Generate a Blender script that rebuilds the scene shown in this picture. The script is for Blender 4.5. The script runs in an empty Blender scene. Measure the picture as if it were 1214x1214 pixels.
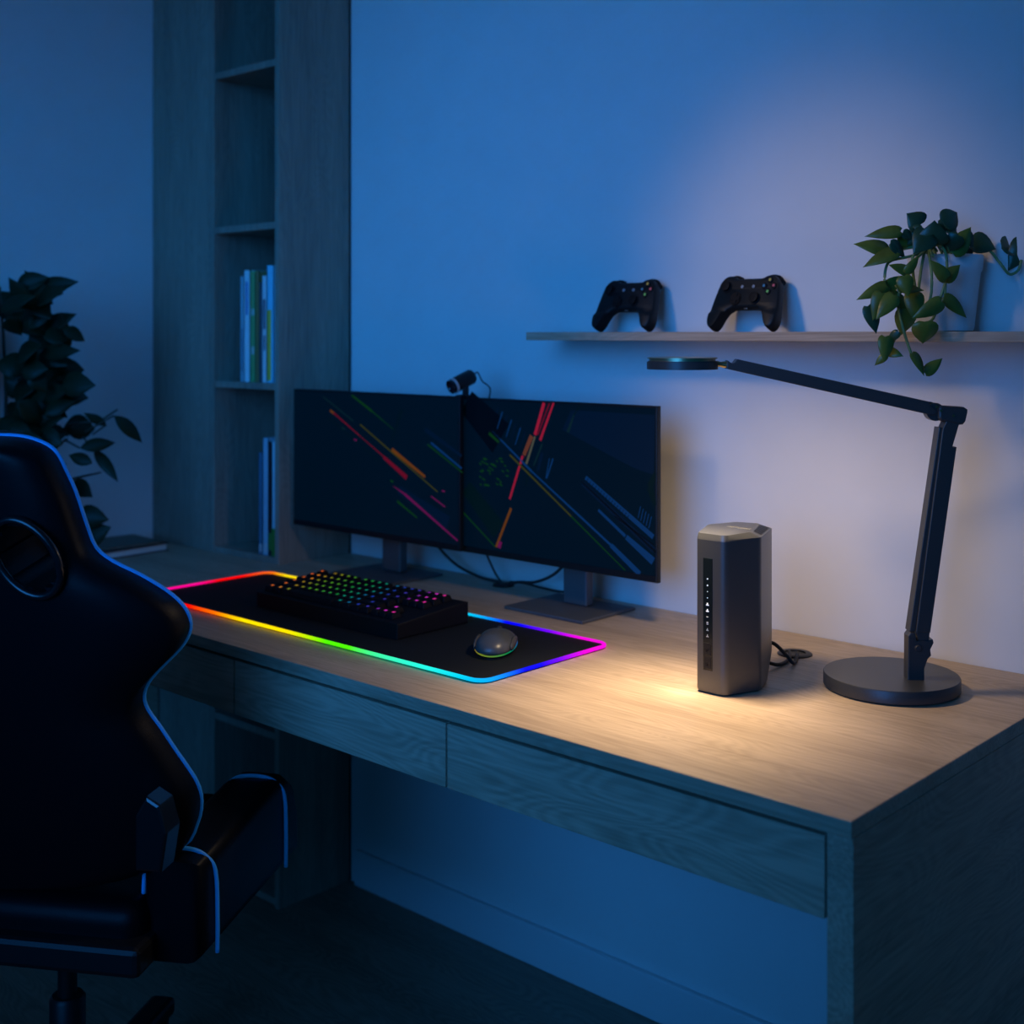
import bpy, bmesh, math, random
from mathutils import Vector, Matrix, Quaternion
PI = math.pi
rnd = random.Random(7)
C = bpy.context.scene.collection
SC = bpy.context.scene

# ------------------------------------------------------------------ room frame
F_PX, YAW, HOR = 1490.0, math.radians(42.5), 396.0     # lens and standpoint of the photograph
DESK, EYE = 0.75, 1.25                                  # desk top and camera height (m)
FWD = Vector((-math.sin(YAW), math.cos(YAW), 0)); RGT = Vector((math.cos(YAW), math.sin(YAW), 0))
WALL_Y, WALL_X, FLOOR_R, FLOOR_F, CEIL = 1.873, -2.72, 1.6, -1.6, 2.6

def at(px, py, d):
    """place at distance d in front of the standpoint, seen at photo position (px, py)"""
    return FWD*d + RGT*((px-607)/F_PX*d) + Vector((0, 0, EYE-(py-HOR)/F_PX*d))
def on_y(px, py, Y):
    v = FWD + RGT*((px-607)/F_PX); d = Y/v.y
    return at(px, py, d)

# ------------------------------------------------------------------ materials
def nmat(name):
    m = bpy.data.materials.new(name); m.use_nodes = True
    nt = m.node_tree; b = nt.nodes['Principled BSDF']
    return m, nt, b
def plain(name, col, rough=.5, metal=0, spec=.5, emit=None, es=0, coat=0, noise=0.0, nscale=60, bump=0):
    m, nt, b = nmat(name)
    b.inputs['Base Color'].default_value = (*col, 1); b.inputs['Roughness'].default_value = rough
    b.inputs['Metallic'].default_value = metal; b.inputs['Specular IOR Level'].default_value = spec
    b.inputs['Coat Weight'].default_value = coat
    if emit: b.inputs['Emission Color'].default_value = (*emit, 1); b.inputs['Emission Strength'].default_value = es
    if noise or bump:
        tc = nt.nodes.new('ShaderNodeTexCoord'); n = nt.nodes.new('ShaderNodeTexNoise')
        n.inputs['Scale'].default_value = nscale; n.inputs['Detail'].default_value = 5
        nt.links.new(tc.outputs['Object'], n.inputs['Vector'])
        if noise:
            mx = nt.nodes.new('ShaderNodeMix'); mx.data_type = 'RGBA'
            mx.inputs['A'].default_value = (*[c*(1-noise) for c in col], 1)
            mx.inputs['B'].default_value = (*[min(1, c*(1+noise)) for c in col], 1)
            nt.links.new(n.outputs['Fac'], mx.inputs['Factor']); nt.links.new(mx.outputs['Result'], b.inputs['Base Color'])
        if bump:
            bp = nt.nodes.new('ShaderNodeBump'); bp.inputs['Strength'].default_value = bump; bp.inputs['Distance'].default_value = .002
            nt.links.new(n.outputs['Fac'], bp.inputs['Height']); nt.links.new(bp.outputs['Normal'], b.inputs['Normal'])
    return m
def wood(name, light, dark, axis='X', rough=.45, rings=26, amount=.5, seed=0):
    """oak veneer: flame rings from contour lines of stretched noise, plus fine pores"""
    m, nt, b = nmat(name); N = nt.nodes.new; L = nt.links.new
    tc = N('ShaderNodeTexCoord')
    def noise(along, across, detail, dist=0):
        mp = N('ShaderNodeMapping'); s = [across]*3; s['XYZ'.index(axis)] = along
        mp.inputs['Scale'].default_value = s; mp.inputs['Location'].default_value = (seed, seed*.7, seed*1.3)
        n = N('ShaderNodeTexNoise'); n.inputs['Scale'].default_value = 1; n.inputs['Detail'].default_value = detail
        n.inputs['Distortion'].default_value = dist
        L(tc.outputs['Object'], mp.inputs['Vector']); L(mp.outputs['Vector'], n.inputs['Vector']); return n.outputs['Fac']
    def math_(op, a, v=None, c=None):
        n = N('ShaderNodeMath'); n.operation = op; L(a, n.inputs[0])
        if c is not None: L(c, n.inputs[1])
        elif v is not None: n.inputs[1].default_value = v
        return n.outputs[0]
    ring = math_('SINE', math_('MULTIPLY', noise(2.6, 13, 1.0, .35), rings*6.5))
    ring = math_('MULTIPLY_ADD', ring, .26*amount); 
    pore = noise(9, 230, 3)
    tone = noise(.9, 14, 3)
    f = math_('ADD', ring, c=math_('MULTIPLY', pore, .75)); f = math_('ADD', f, c=math_('MULTIPLY', tone, .8)); f = math_('SUBTRACT', f, .73)
    rp = N('ShaderNodeValToRGB'); L(f, rp.inputs['Fac'])
    rp.color_ramp.elements[0].position = .28; rp.color_ramp.elements[0].color = (*dark, 1)
    rp.color_ramp.elements[1].position = .78; rp.color_ramp.elements[1].color = (*light, 1)
    L(rp.outputs['Color'], b.inputs['Base Color'])
    b.inputs['Roughness'].default_value = rough; b.inputs['Specular IOR Level'].default_value = .3
    bp = N('ShaderNodeBump'); bp.inputs['Strength'].default_value = .12; bp.inputs['Distance'].default_value = .001
    L(pore, bp.inputs['Height']); L(bp.outputs['Normal'], b.inputs['Normal'])
    return m
OAK_L, OAK_D = (.54, .405, .29), (.33, .24, .165)
M = dict(
    oak=wood('oak_top', OAK_L, OAK_D, 'X', amount=.22, seed=3),
    oak_front=wood('oak_drawer', OAK_L, OAK_D, 'X', amount=.36, rings=22, seed=11.3),
    oak_side=wood('oak_side', OAK_L, OAK_D, 'Y', amount=.25, seed=5),
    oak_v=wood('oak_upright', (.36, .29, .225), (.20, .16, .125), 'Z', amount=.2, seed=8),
    wall=plain('wall_paint', (.74, .72, .70), .85, spec=.2, noise=.05, nscale=9, bump=.15),
    ceiling=plain('ceiling_paint', (.8, .8, .8), .9),
    floor=wood('floor_boards', (.30, .22, .16), (.18, .13, .09), 'X', seed=2),
    trim=plain('trim_paint', (.7, .7, .7), .6),
    black=plain('black_plastic', (.005, .006, .008), .45, spec=.35),
    case=plain('keyboard_plastic', (.0035, .0035, .006), .6, spec=.18),
    lamp=plain('lamp_graphite', (.055, .057, .06), .40, metal=.35, noise=.08, nscale=400),
    cap=plain('lamp_cap_glint', (.50, .38, .22), .34, metal=.9),  # gold tint paints in the warm glint on top of the dark head
    brass=plain('hinge_brass', (.45, .33, .16), .3, metal=1),
    router=plain('router_graphite', (.10, .102, .105), .36, metal=.6, noise=.05, nscale=600),
    rpanel=plain('router_gloss', (.008, .012, .013), .15),
    white_led=plain('icon_white', (.8, .8, .8), .5, emit=(.85, .95, 1), es=.35),
    icon=plain('icon_print', (.55, .56, .56), .5),
    logo=plain('logo_print', (.24, .235, .22), .5),
    bezel=plain('monitor_plastic', (.005, .007, .010), .45, spec=.3),
    stand=plain('stand_metal', (.10, .105, .115), .5, metal=.4),
    screen=plain('screen_glass', (.002, .004, .007), .3, spec=.15, emit=(.0, .16, .42), es=.024),
    mat=plain('mat_cloth', (.004, .005, .007), .8, spec=.25, noise=.3, nscale=900, bump=.25),
    leather=plain('black_leather', (.0025, .0028, .0045), .42, spec=.12, bump=.12, nscale=420),
    leather2=plain('black_shell', (.006, .007, .009), .22, spec=.5),
    piping=plain('blue_piping', (.04, .30, .72), .45, emit=(.0, .13, .45), es=.10),  # faint emission brightens the piping, which is no light source
    metal=plain('steel', (.5, .5, .52), .3, metal=1),
    rubber=plain('rubber', (.02, .02, .02), .7),
    pot=plain('pot_ceramic', (.72, .74, .76), .45, noise=.03, nscale=30),
    pot_dark=plain('pot_dark', (.03, .03, .035), .6),
    soil=plain('soil', (.03, .02, .015), .95, noise=.5, nscale=120, bump=.8),
    stem=plain('stem_green', (.16, .25, .09), .5),
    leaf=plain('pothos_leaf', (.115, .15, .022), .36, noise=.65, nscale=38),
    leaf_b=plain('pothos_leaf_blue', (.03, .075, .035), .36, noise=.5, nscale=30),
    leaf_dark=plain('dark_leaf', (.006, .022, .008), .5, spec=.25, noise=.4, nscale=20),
    twig=plain('twig', (.05, .04, .025), .7),
    pages=plain('paper', (.72, .70, .64), .8, noise=.1, nscale=300),
    silver=plain('webcam_ring', (.62, .55, .55), .35, metal=.4),
    lens=plain('lens_glass', (.005, .006, .012), .08),
    ctrl=plain('controller_shell', (.005, .008, .010), .5, spec=.3),
    stick=plain('controller_stick', (.003, .003, .004), .6, spec=.25),
    mouse=plain('mouse_shell', (.06, .065, .07), .35),
    grip=plain('mouse_grip', (.055, .055, .057), .55),
    lampglow=plain('lamp_diffuser', (.9, .85, .75), .6, emit=(1, .78, .48), es=6),
)
def glow(name, col, s=1.0, base=(.02, .02, .02)):
    if name in M: return M[name]
    M[name] = plain(name, base, .35, spec=.12, emit=col, es=s); return M[name]
def ramp_glow(name, stops, strength):
    m, nt, b = nmat(name)
    uv = nt.nodes.new('ShaderNodeUVMap'); uv.uv_map = 'UVMap'
    sp = nt.nodes.new('ShaderNodeSeparateXYZ'); rp = nt.nodes.new('ShaderNodeValToRGB')
    nt.links.new(uv.outputs['UV'], sp.inputs[0]); nt.links.new(sp.outputs['X'], rp.inputs['Fac'])
    e = rp.color_ramp.elements
    e[0].position, e[0].color = stops[0][0], (*stops[0][1], 1); e[1].position, e[1].color = stops[-1][0], (*stops[-1][1], 1)
    for p, c in stops[1:-1]: q = e.new(p); q.color = (*c, 1)
    nt.links.new(rp.outputs['Color'], b.inputs['Emission Color']); b.inputs['Emission Strength'].default_value = strength
    b.inputs['Base Color'].default_value = (.005, .005, .005, 1); b.inputs['Roughness'].default_value = .9; b.inputs['Specular IOR Level'].default_value = .05
    return m

# ------------------------------------------------------------------ object helpers
MW = {}
def tag(o, label, cat, group=None, kind=None):
    if label: o['label'] = label
    if cat: o['category'] = cat
    if group: o['group'] = group
    if kind: o['kind'] = kind
    return o
def thing(name, label, cat, loc, rz=0, group=None, rot=None):
    o = bpy.data.objects.new(name, None); C.objects.link(o); o.empty_display_size = .05
    o.location = loc; q = rot if rot else Matrix.Rotation(rz, 3, 'Z')
    o.rotation_euler = q.to_euler()
    MW[o] = Matrix.Translation(Vector(loc)) @ q.to_4x4()
    return tag(o, label, cat, group)

class MB:
    def __init__(s): s.b = bmesh.new(); s.mi = 0; s.T = Matrix.Identity(4)
    def _mark(s, n0):
        for f in list(s.b.faces)[n0:]: f.material_index = s.mi
    def box(s, x0, x1, y0, y1, z0, z1, bev=0, seg=2, rot=None):
        b = bmesh.new(); bmesh.ops.create_cube(b, size=1)
        for v in b.verts: v.co = Vector(((x0+x1)/2+v.co.x*(x1-x0), (y0+y1)/2+v.co.y*(y1-y0), (z0+z1)/2+v.co.z*(z1-z0)))
        if bev: bmesh.ops.bevel(b, geom=b.edges[:], offset=bev, segments=seg, profile=.5, affect='EDGES')
        return s._add(b, rot)
    def _add(s, b, rot=None):
        if rot is not None: bmesh.ops.transform(b, matrix=rot, verts=b.verts)
        bmesh.ops.transform(b, matrix=s.T, verts=b.verts)
        for f in b.faces: f.material_index = s.mi
        me = bpy.data.meshes.new('tmp'); b.to_mesh(me); b.free(); s.b.from_mesh(me); bpy.data.meshes.remove(me); return s
    def prism(s, poly, z0, z1, bev=0, seg=3, rot=None, vert_bev=0):
        b = bmesh.new(); lo = [b.verts.new((p[0], p[1], z0)) for p in poly]; hi = [b.verts.new((p[0], p[1], z1)) for p in poly]
        n = len(poly); b.faces.new(lo[::-1]); b.faces.new(hi)
        for i in range(n): b.faces.new((lo[i], lo[(i+1) % n], hi[(i+1) % n], hi[i]))
        b.normal_update(); bmesh.ops.recalc_face_normals(b, faces=b.faces)
        if vert_bev:
            es = [e for e in b.edges if abs(e.verts[0].co.z-e.verts[1].co.z) > 1e-6]
            bmesh.ops.bevel(b, geom=es, offset=vert_bev, segments=4, profile=.5, affect='EDGES')
        if bev:
            es = [e for e in b.edges if abs(e.verts[0].co.z-e.verts[1].co.z) < 1e-6]
            bmesh.ops.bevel(b, geom=es, offset=bev, segments=seg, profile=.5, affect='EDGES')
        return s._add(b, rot)
    def lathe(s, prof, seg=48, rot=None):
        b = bmesh.new(); rings = []
        for r, z in prof:
            rings.append([b.verts.new((max(r, 1e-5)*math.cos(2*PI*i/seg), max(r, 1e-5)*math.sin(2*PI*i/seg), z)) for i in range(seg)])
        for a, c in zip(rings, rings[1:]):
            for i in range(seg): b.faces.new((a[i], a[(i+1) % seg], c[(i+1) % seg], c[i]))
        b.faces.new(rings[0][::-1]); b.faces.new(rings[-1])
        bmesh.ops.recalc_face_normals(b, faces=b.faces)
        return s._add(b, rot)
    def tube(s, pts, r, seg=10, closed=False, smooth_n=0, uv=False, sq=1.0):
        pts = [Vector(p) for p in pts]
        if smooth_n: pts = spline(pts, smooth_n, closed)
        b = bmesh.new(); rings = []; n = len(pts); up = Vector((0, 0, 1)); lens = [0]
        for i in range(1, n): lens.append(lens[-1]+(pts[i]-pts[i-1]).length)
        for i, p in enumerate(pts):
            t = (pts[(i+1) % n]-pts[i-1]) if closed or 0 < i < n-1 else (pts[1]-pts[0] if i == 0 else pts[-1]-pts[-2])
            t.normalize(); a = t.cross(up)
            if a.length < 1e-3: a = t.cross(Vector((1, 0, 0)))
            a.normalize(); c = a.cross(t); c.normalize()
            rr = r[i] if isinstance(r, (list, tuple)) else r
            rings.append([b.verts.new(p+a*rr*math.cos(2*PI*k/seg)+c*rr*sq*math.sin(2*PI*k/seg)) for k in range(seg)])
        lay = b.loops.layers.uv.new('UVMap') if uv else None
        m = n if closed else n-1
        tot = lens[-1] + ((pts[0]-pts[-1]).length if closed else 0)
        for i in range(m):
            a, c = rings[i], rings[(i+1) % n]; u0 = lens[i]/tot; u1 = (lens[i+1]/tot) if i+1 < n else 1.0
            for k in range(seg):
                f = b.faces.new((a[k], a[(k+1) % seg], c[(k+1) % seg], c[k])); f.smooth = True
                if uv:
                    for lp, uu in zip(f.loops, (u0, u0, u1, u1)): lp[lay].uv = (uu, k/seg)
        if not closed: b.faces.new(rings[0][::-1]); b.faces.new(rings[-1])
        bmesh.ops.recalc_face_normals(b, faces=b.faces)
        if uv: s.b.loops.layers.uv.new('UVMap') if not s.b.loops.layers.uv else None
        return s._add(b)
    def poly(s, pts):
        b = bmesh.new(); b.faces.new([b.verts.new(p) for p in pts]); return s._add(b)
    def ball(s, c, rx, ry=None, rz=None, seg=20, rot=None):
        b = bmesh.new(); bmesh.ops.create_uvsphere(b, u_segments=seg, v_segments=seg//2, radius=1)
        ry = ry or rx; rz = rz or rx
        for v in b.verts: v.co = Vector((v.co.x*rx, v.co.y*ry, v.co.z*rz))
        if rot is not None: bmesh.ops.transform(b, matrix=rot, verts=b.verts)
        for v in b.verts: v.co += Vector(c)
        return s._add(b)
    def leaf(s, base, tip, width, normal, fold=.25, droop=.15, heart=True):
        base, tip = Vector(base), Vector(tip); ax = tip-base; L = ax.length; ax.normalize()
        nn = Vector(normal); nn = (nn-ax*nn.dot(ax)); nn.normalize(); sd = ax.cross(nn)
        prof = ([(0, .0), (-.06, .22), (.02, .40), (.14, .49), (.30, .5), (.48, .44), (.66, .32), (.83, .16), (.94, .05), (1, 0)] if heart
                else [(0, .0), (.06, .14), (.16, .32), (.30, .46), (.46, .5), (.62, .44), (.78, .29), (.90, .13), (.97, .04), (1, 0)])
        b = bmesh.new(); mid = []; lf = []; rt = []
        for t, w in prof:
            tt = max(t, 0); c = base+ax*L*t-nn*droop*L*tt*tt
            mid.append(b.verts.new(base+ax*L*tt-nn*droop*L*tt*tt-nn*.0))
            h = fold*w*width
            lf.append(b.verts.new(c+sd*w*width+nn*h)); rt.append(b.verts.new(c-sd*w*width+nn*h))
        for i in range(len(prof)-1):
            for side in (lf, rt):
                q = [mid[i], mid[i+1], side[i+1], side[i]]
                if side is rt: q = q[::-1]
                f = b.faces.new(q); f.smooth = True
        bmesh.ops.remove_doubles(b, verts=b.verts, dist=1e-6)
        bmesh.ops.solidify(b, geom=b.faces[:], thickness=.0007)
        return s._add(b)
    def build(s, name, mats, parent=None, world=True, smooth=None, label=None):
        me = bpy.data.meshes.new(name)
        if parent is not None and world:
            bmesh.ops.transform(s.b, matrix=MW[parent].inverted(), verts=s.b.verts)
        if smooth is not None:
            for f in s.b.faces: f.smooth = True
            for e in s.b.edges:
                if len(e.link_faces) == 2 and e.calc_face_angle(0) > math.radians(smooth): e.smooth = False
        s.b.to_mesh(me); s.b.free()
        for m in (mats if isinstance(mats, (list, tuple)) else [mats]): me.materials.append(m)
        o = bpy.data.objects.new(name, me); C.objects.link(o)
        if parent is not None: o.parent = parent; MW[o] = MW[parent]
        else: MW[o] = Matrix.Identity(4)
        if label: o['label'] = label
        return o
def spline(pts, n, closed=False):
    out = []; N = len(pts); m = N if closed else N-1
    for i in range(m):
        g = lambda k: pts[k % N] if closed else pts[min(max(k, 0), N-1)]
        p0, p1, p2, p3 = g(i-1), g(i), g(i+1), g(i+2)
        for k in range(n):
            t = k/n
            out.append(.5*((2*p1)+(p2-p0)*t+(2*p0-5*p1+4*p2-p3)*t*t+(3*p1-p0-3*p2+p3)*t**3))
    if not closed: out.append(pts[-1].copy())
    return out
def recenter(o):
    """move a single-mesh thing's origin to the middle of its base"""
    me = o.data; xs = [v.co for v in me.vertices]
    c = Vector((sum(v.x for v in xs)/len(xs), sum(v.y for v in xs)/len(xs), min(v.z for v in xs)))
    me.transform(Matrix.Translation(-c)); o.location = c; return o
def struct(name, mb, m, **k):
    o = mb.build(name, m, **k); o['kind'] = 'structure'; return o

# ------------------------------------------------------------------ the setting
struct('floor', MB().box(WALL_X-.1, FLOOR_R, FLOOR_F, WALL_Y+.1, -.1, 0), M['floor'])
struct('wall_back', MB().box(WALL_X-.1, FLOOR_R, WALL_Y, WALL_Y+.1, 0, CEIL), M['wall'])
struct('wall_left', MB().box(WALL_X-.1, WALL_X, FLOOR_F, WALL_Y, 0, CEIL), M['wall'])
struct('ceiling', MB().box(WALL_X-.1, FLOOR_R, FLOOR_F, WALL_Y+.1, CEIL, CEIL+.1), M['ceiling'])
struct('baseboard_back', MB().box(-2.19, FLOOR_R, WALL_Y-.014, WALL_Y, 0, .08, .003), M['trim'])

# ------------------------------------------------------------------ desk
DX0, DX1, DY0 = WALL_X+.004, -.614, 1.185
BX0, BX1, BXI, BYF = WALL_X+.004, -2.214, -2.229, 1.668      # bookcase
desk = thing('desk', 'long light oak desk with a row of handleless drawers, fitted around the bookcase', 'desk', (-1.6, 1.5, 0))
top = [(DX0, DY0), (DX1, DY0), (DX1, WALL_Y-.002), (BX1+.002, WALL_Y-.002), (BX1+.002, BYF-.002), (DX0, BYF-.002)]
MB().prism(top, DESK-.019, DESK, .0015, 2).build('tabletop', M['oak'], desk)
MB().box(DX1-.03, DX1, DY0+.004, WALL_Y-.016, 0, DESK-.0195, .001).build('side_panel', M['oak_side'], desk)
MB().box(DX0, DX0+.03, DY0+.03, BYF-.004, 0, DESK-.0195, .001).build('side_panel', M['oak_side'], desk)
MB().box(DX0+.031, DX1-.031, DY0+.03, DY0+.40, .642, DESK-.0195).build('drawer_carcass', M['oak_side'], desk)
xs = [-2.673, -2.186, -1.699, -1.212, DX1-.032]
for a, b in zip(xs, xs[1:]):
    MB().box(a+.0018, b-.0018, DY0+.006, DY0+.026, .637, DESK-.0255, .0012).build('drawer', M['oak_front'], desk)
def grommet(p, r):
    T = Matrix.Translation(p)
    return MB().lathe([(r, 0), (r, .0015), (r*.93, .003), (r*.62, .003), (r*.6, .0012), (0, .0012)], 32, rot=T).build('cable_grommet', M['black'], desk, smooth=40, label='round black cable grommet let into the desk top')
GR = Vector((-1.0, 1.745, DESK)); GM = Vector((-1.70, 1.83, DESK))
grommet(GR, .027); grommet(GM, .022)

# ------------------------------------------------------------------ bookcase
bk = thing('bookcase', 'tall narrow oak bookcase with open niches and a closed front at the wall corner', 'bookcase', ((BX0+BX1)/2, 1.77, 0))
BT = 2.42; XP0, XP1 = -2.472, -2.457; BACK = WALL_Y-.002
MB().box(BX0, XP0-.0015, BYF, BYF+.018, .03, BT, .001).build('door', M['oak_v'], bk)
MB().box(BX0, BX0+.016, BYF+.019, BACK, 0, BT).build('side_panel', M['oak_v'], bk)
MB().box(XP0, XP1, BYF, BACK, 0, BT, .001).build('partition', M['oak_v'], bk)
MB().box(BXI, BX1, BYF, BACK, 0, BT, .001).build('side_panel', M['oak_v'], bk)
MB().box(BX0, BX1, BACK-.006, BACK-.0005, 0, BT).build('back_panel', M['oak_v'], bk)
SHELVES = [.02, .38, DESK+.012, 1.1425, 1.495, 1.85, 2.20]
for z in SHELVES: MB().box(XP1, BXI, BYF+.002, BACK-.007, z-.015, z, .001).build('shelf', M['oak_v'], bk)
MB().box(BX0, BX1, BYF, BACK, BT, BT+.016, .001).build('top_panel', M['oak_v'], bk)
def book(label, x0, w, zb, h, depth, col, yf=BYF+.010, band=None, group=None):
    yb = yf+depth
    t = thing('book', label, 'book', (x0+w/2, (yf+yb)/2, zb), group=group)
    m = MB(); m.box(x0, x0+w, yf, yf+.0022, zb, zb+h); m.box(x0, x0+.0018, yf, yb, zb, zb+h); m.box(x0+w-.0018, x0+w, yf, yb, zb, zb+h)
    cov = m.build('cover', plain('cover', col, .5, noise=.12, nscale=45), t)
    MB().box(x0+.0019, x0+w-.0019, yf+.0023, yb-.004, zb+.003, zb+h-.004).build('page_block', M['pages'], t)
    if band:
        for z0, z1, c, f0, f1 in band: MB().box(x0+w*f0, x0+w*f1, yf-.0006, yf, zb+h*z0, zb+h*z1).build('spine_print', plain('spine_print', c, .5), cov)
    return t
ZU, ZL = 1.1425, DESK+.012
up = [('pale blue paperback leftmost in the upper niche, slightly shorter', .014, .238, (.34, .55, .62), [(.1, .5, (.05, .12, .22), .4, .6)]),
      ('white and blue book second from left in the upper niche', .023, .250, (.72, .85, .86), [(.6, .9, (.1, .25, .5), .3, .65)]),
      ('green spined book in the upper niche between pale books', .020, .248, (.16, .40, .14), [(.25, .32, (.5, .6, .5), .2, .8), (.6, .66, (.5, .6, .5), .2, .8)]),
      ('brown olive book in the upper niche right of the green one', .013, .247, (.34, .24, .09), None),
      ('short dark book in the upper niche behind its neighbours', .010, .222, (.10, .14, .17), None),
      ('grey white book with dark lettering bars in the upper niche', .017, .236, (.75, .80, .80), [(.5, .78, (.06, .08, .12), .3, .7), (.3, .44, (.06, .08, .12), .35, .65)]),
      ('tall bright blue book with a yellow lower spine in the upper niche', .025, .258, (.25, .72, .88), [(.02, .62, (.85, .55, .08), .1, .62)]),
      ('tall light blue book rightmost in the upper niche', .015, .256, (.35, .75, .86), None)]
x = BXI-.001-sum(b[1]+.0004 for b in up)
for lab, w, h, c, band in up:
    book(lab, x, w, ZU+.0003, h, .135, c, band=band, group='books in the upper niche'); x += w+.0004
lo = [('dark navy book leftmost in the lower niche', .016, .225, (.07, .20, .30), [(.02, .1, (.5, .5, .5), .2, .8)]),
      ('tall light blue book with a white foot in the lower niche', .020, .258, (.38, .56, .66), [(.02, .10, (.6, .6, .6), .2, .8)]),
      ('thin black book between two blue ones in the lower niche', .012, .250, (.012, .02, .03), [(.05, .2, (.05, .2, .04), 0, 1)]),
      ('pale blue book with a green lower spine rightmost in the lower niche', .022, .252, (.45, .72, .78), [(0, .24, (.04, .22, .03), 0, 1)])]
x = BXI-.001-sum(b[1]+.0004 for b in lo)
for lab, w, h, c, band in lo:
    book(lab, x, w, ZL+.0003, h, .13, c, band=band, group='books in the lower niche'); x += w+.0004
# lying books on the desk, left of the bookcase front
def flat_book(label, cx, cy, rz, w, d, z, h, col):
    t = thing('book', label, 'book', (cx, cy, z), rz)
    m = MB(); m.box(-w/2, w/2, -d/2, d/2, 0, .002); m.box(-w/2, w/2, -d/2, d/2, h-.002, h); m.box(-w/2, -w/2+.002, -d/2, d/2, .002, h-.002)
    m.build('cover', plain('cover', col, .45, noise=.3, nscale=60), t, world=False)
    MB().box(-w/2+.0022, w/2-.004, -d/2+.003, d/2-.003, .0022, h-.0022).build('page_block', M['pages'], t, world=False)
flat_book('thick dark book lying on the desk in front of the bookcase door', -2.615, 1.50, math.radians(4), .15, .20, DESK+.0003, .018, (.02, .025, .03))
flat_book('thin green magazine lying on top of the dark book', -2.618, 1.497, math.radians(-3), .135, .185, DESK+.0187, .006, (.05, .09, .06))

# ------------------------------------------------------------------ dark plant at left
PL = Vector((-2.648, 1.272, DESK+.0003))
pl = thing('leafy_plant', 'bushy dark leafed houseplant at the left wall behind the gaming chair', 'plant', PL)
Tp = Matrix.Translation(PL)
MB().lathe([(.045, 0), (.048, .003), (.058, .095), (.060, .10), (.056, .10), (.055, .088), (0, .088)], 40, rot=Tp).build('pot', M['pot_dark'], pl, smooth=40)
MB().lathe([(.0545, .0882), (.035, .092), (0, .093)], 24, rot=Tp).build('soil', M['soil'], pl, smooth=60)
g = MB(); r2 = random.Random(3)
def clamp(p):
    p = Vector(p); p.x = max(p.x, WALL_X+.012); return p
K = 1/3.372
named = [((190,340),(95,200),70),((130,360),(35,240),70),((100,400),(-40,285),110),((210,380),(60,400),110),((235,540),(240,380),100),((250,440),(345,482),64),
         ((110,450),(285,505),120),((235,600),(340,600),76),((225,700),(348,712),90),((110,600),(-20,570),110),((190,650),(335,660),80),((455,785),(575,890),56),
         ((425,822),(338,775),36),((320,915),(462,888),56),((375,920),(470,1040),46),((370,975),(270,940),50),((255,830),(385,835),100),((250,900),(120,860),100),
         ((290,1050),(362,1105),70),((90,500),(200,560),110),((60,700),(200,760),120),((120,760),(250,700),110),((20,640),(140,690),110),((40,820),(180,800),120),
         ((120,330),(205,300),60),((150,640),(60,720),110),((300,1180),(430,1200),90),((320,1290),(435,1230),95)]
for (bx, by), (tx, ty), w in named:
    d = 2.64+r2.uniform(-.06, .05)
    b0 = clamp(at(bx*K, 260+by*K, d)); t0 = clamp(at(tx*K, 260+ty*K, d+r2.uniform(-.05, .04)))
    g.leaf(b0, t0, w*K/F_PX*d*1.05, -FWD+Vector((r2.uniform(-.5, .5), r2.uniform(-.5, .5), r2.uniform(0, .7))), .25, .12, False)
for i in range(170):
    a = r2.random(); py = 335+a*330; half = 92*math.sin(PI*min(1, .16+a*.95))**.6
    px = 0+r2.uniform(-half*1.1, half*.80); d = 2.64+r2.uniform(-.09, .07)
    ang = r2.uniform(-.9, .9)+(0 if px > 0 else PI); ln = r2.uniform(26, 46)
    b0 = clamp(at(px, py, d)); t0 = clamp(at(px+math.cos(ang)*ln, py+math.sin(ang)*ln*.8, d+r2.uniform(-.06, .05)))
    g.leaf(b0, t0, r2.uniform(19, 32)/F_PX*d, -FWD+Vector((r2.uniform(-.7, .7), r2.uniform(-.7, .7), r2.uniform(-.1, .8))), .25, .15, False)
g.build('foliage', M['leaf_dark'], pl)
g = MB(); soilp = PL+Vector((0, 0, .085))
for ex, ey in ((0, 340), (40, 370), (-50, 400), (60, 450), (20, 420), (80, 520), (-20, 520), (118, 500), (120, 560), (92, 640)):
    e = clamp(at(ex, ey, 2.66)); mid = soilp.lerp(e, .5)+Vector((r2.uniform(-.02, .02), r2.uniform(-.02, .02), .03))
    if ex > 100: mid = clamp(at(70, ey+15, 2.68))
    g.tube([soilp+Vector((r2.uniform(-.03, .03), r2.uniform(-.03, .03), 0)), mid, e], [.006-.004*i/16 for i in range(17)], 6, smooth_n=8)
for (bx, by), (ex, ey) in (((340,850),(455,785)), ((255,880),(320,915)), ((330,870),(378,920)), ((370,860),(425,822)), ((470,760),(410,800))):
    g.tube([at(bx*K, 260+by*K, 2.64), at(ex*K, 260+ey*K, 2.64)], .002, 6)
g.build('stem', M['twig'], pl)

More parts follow.
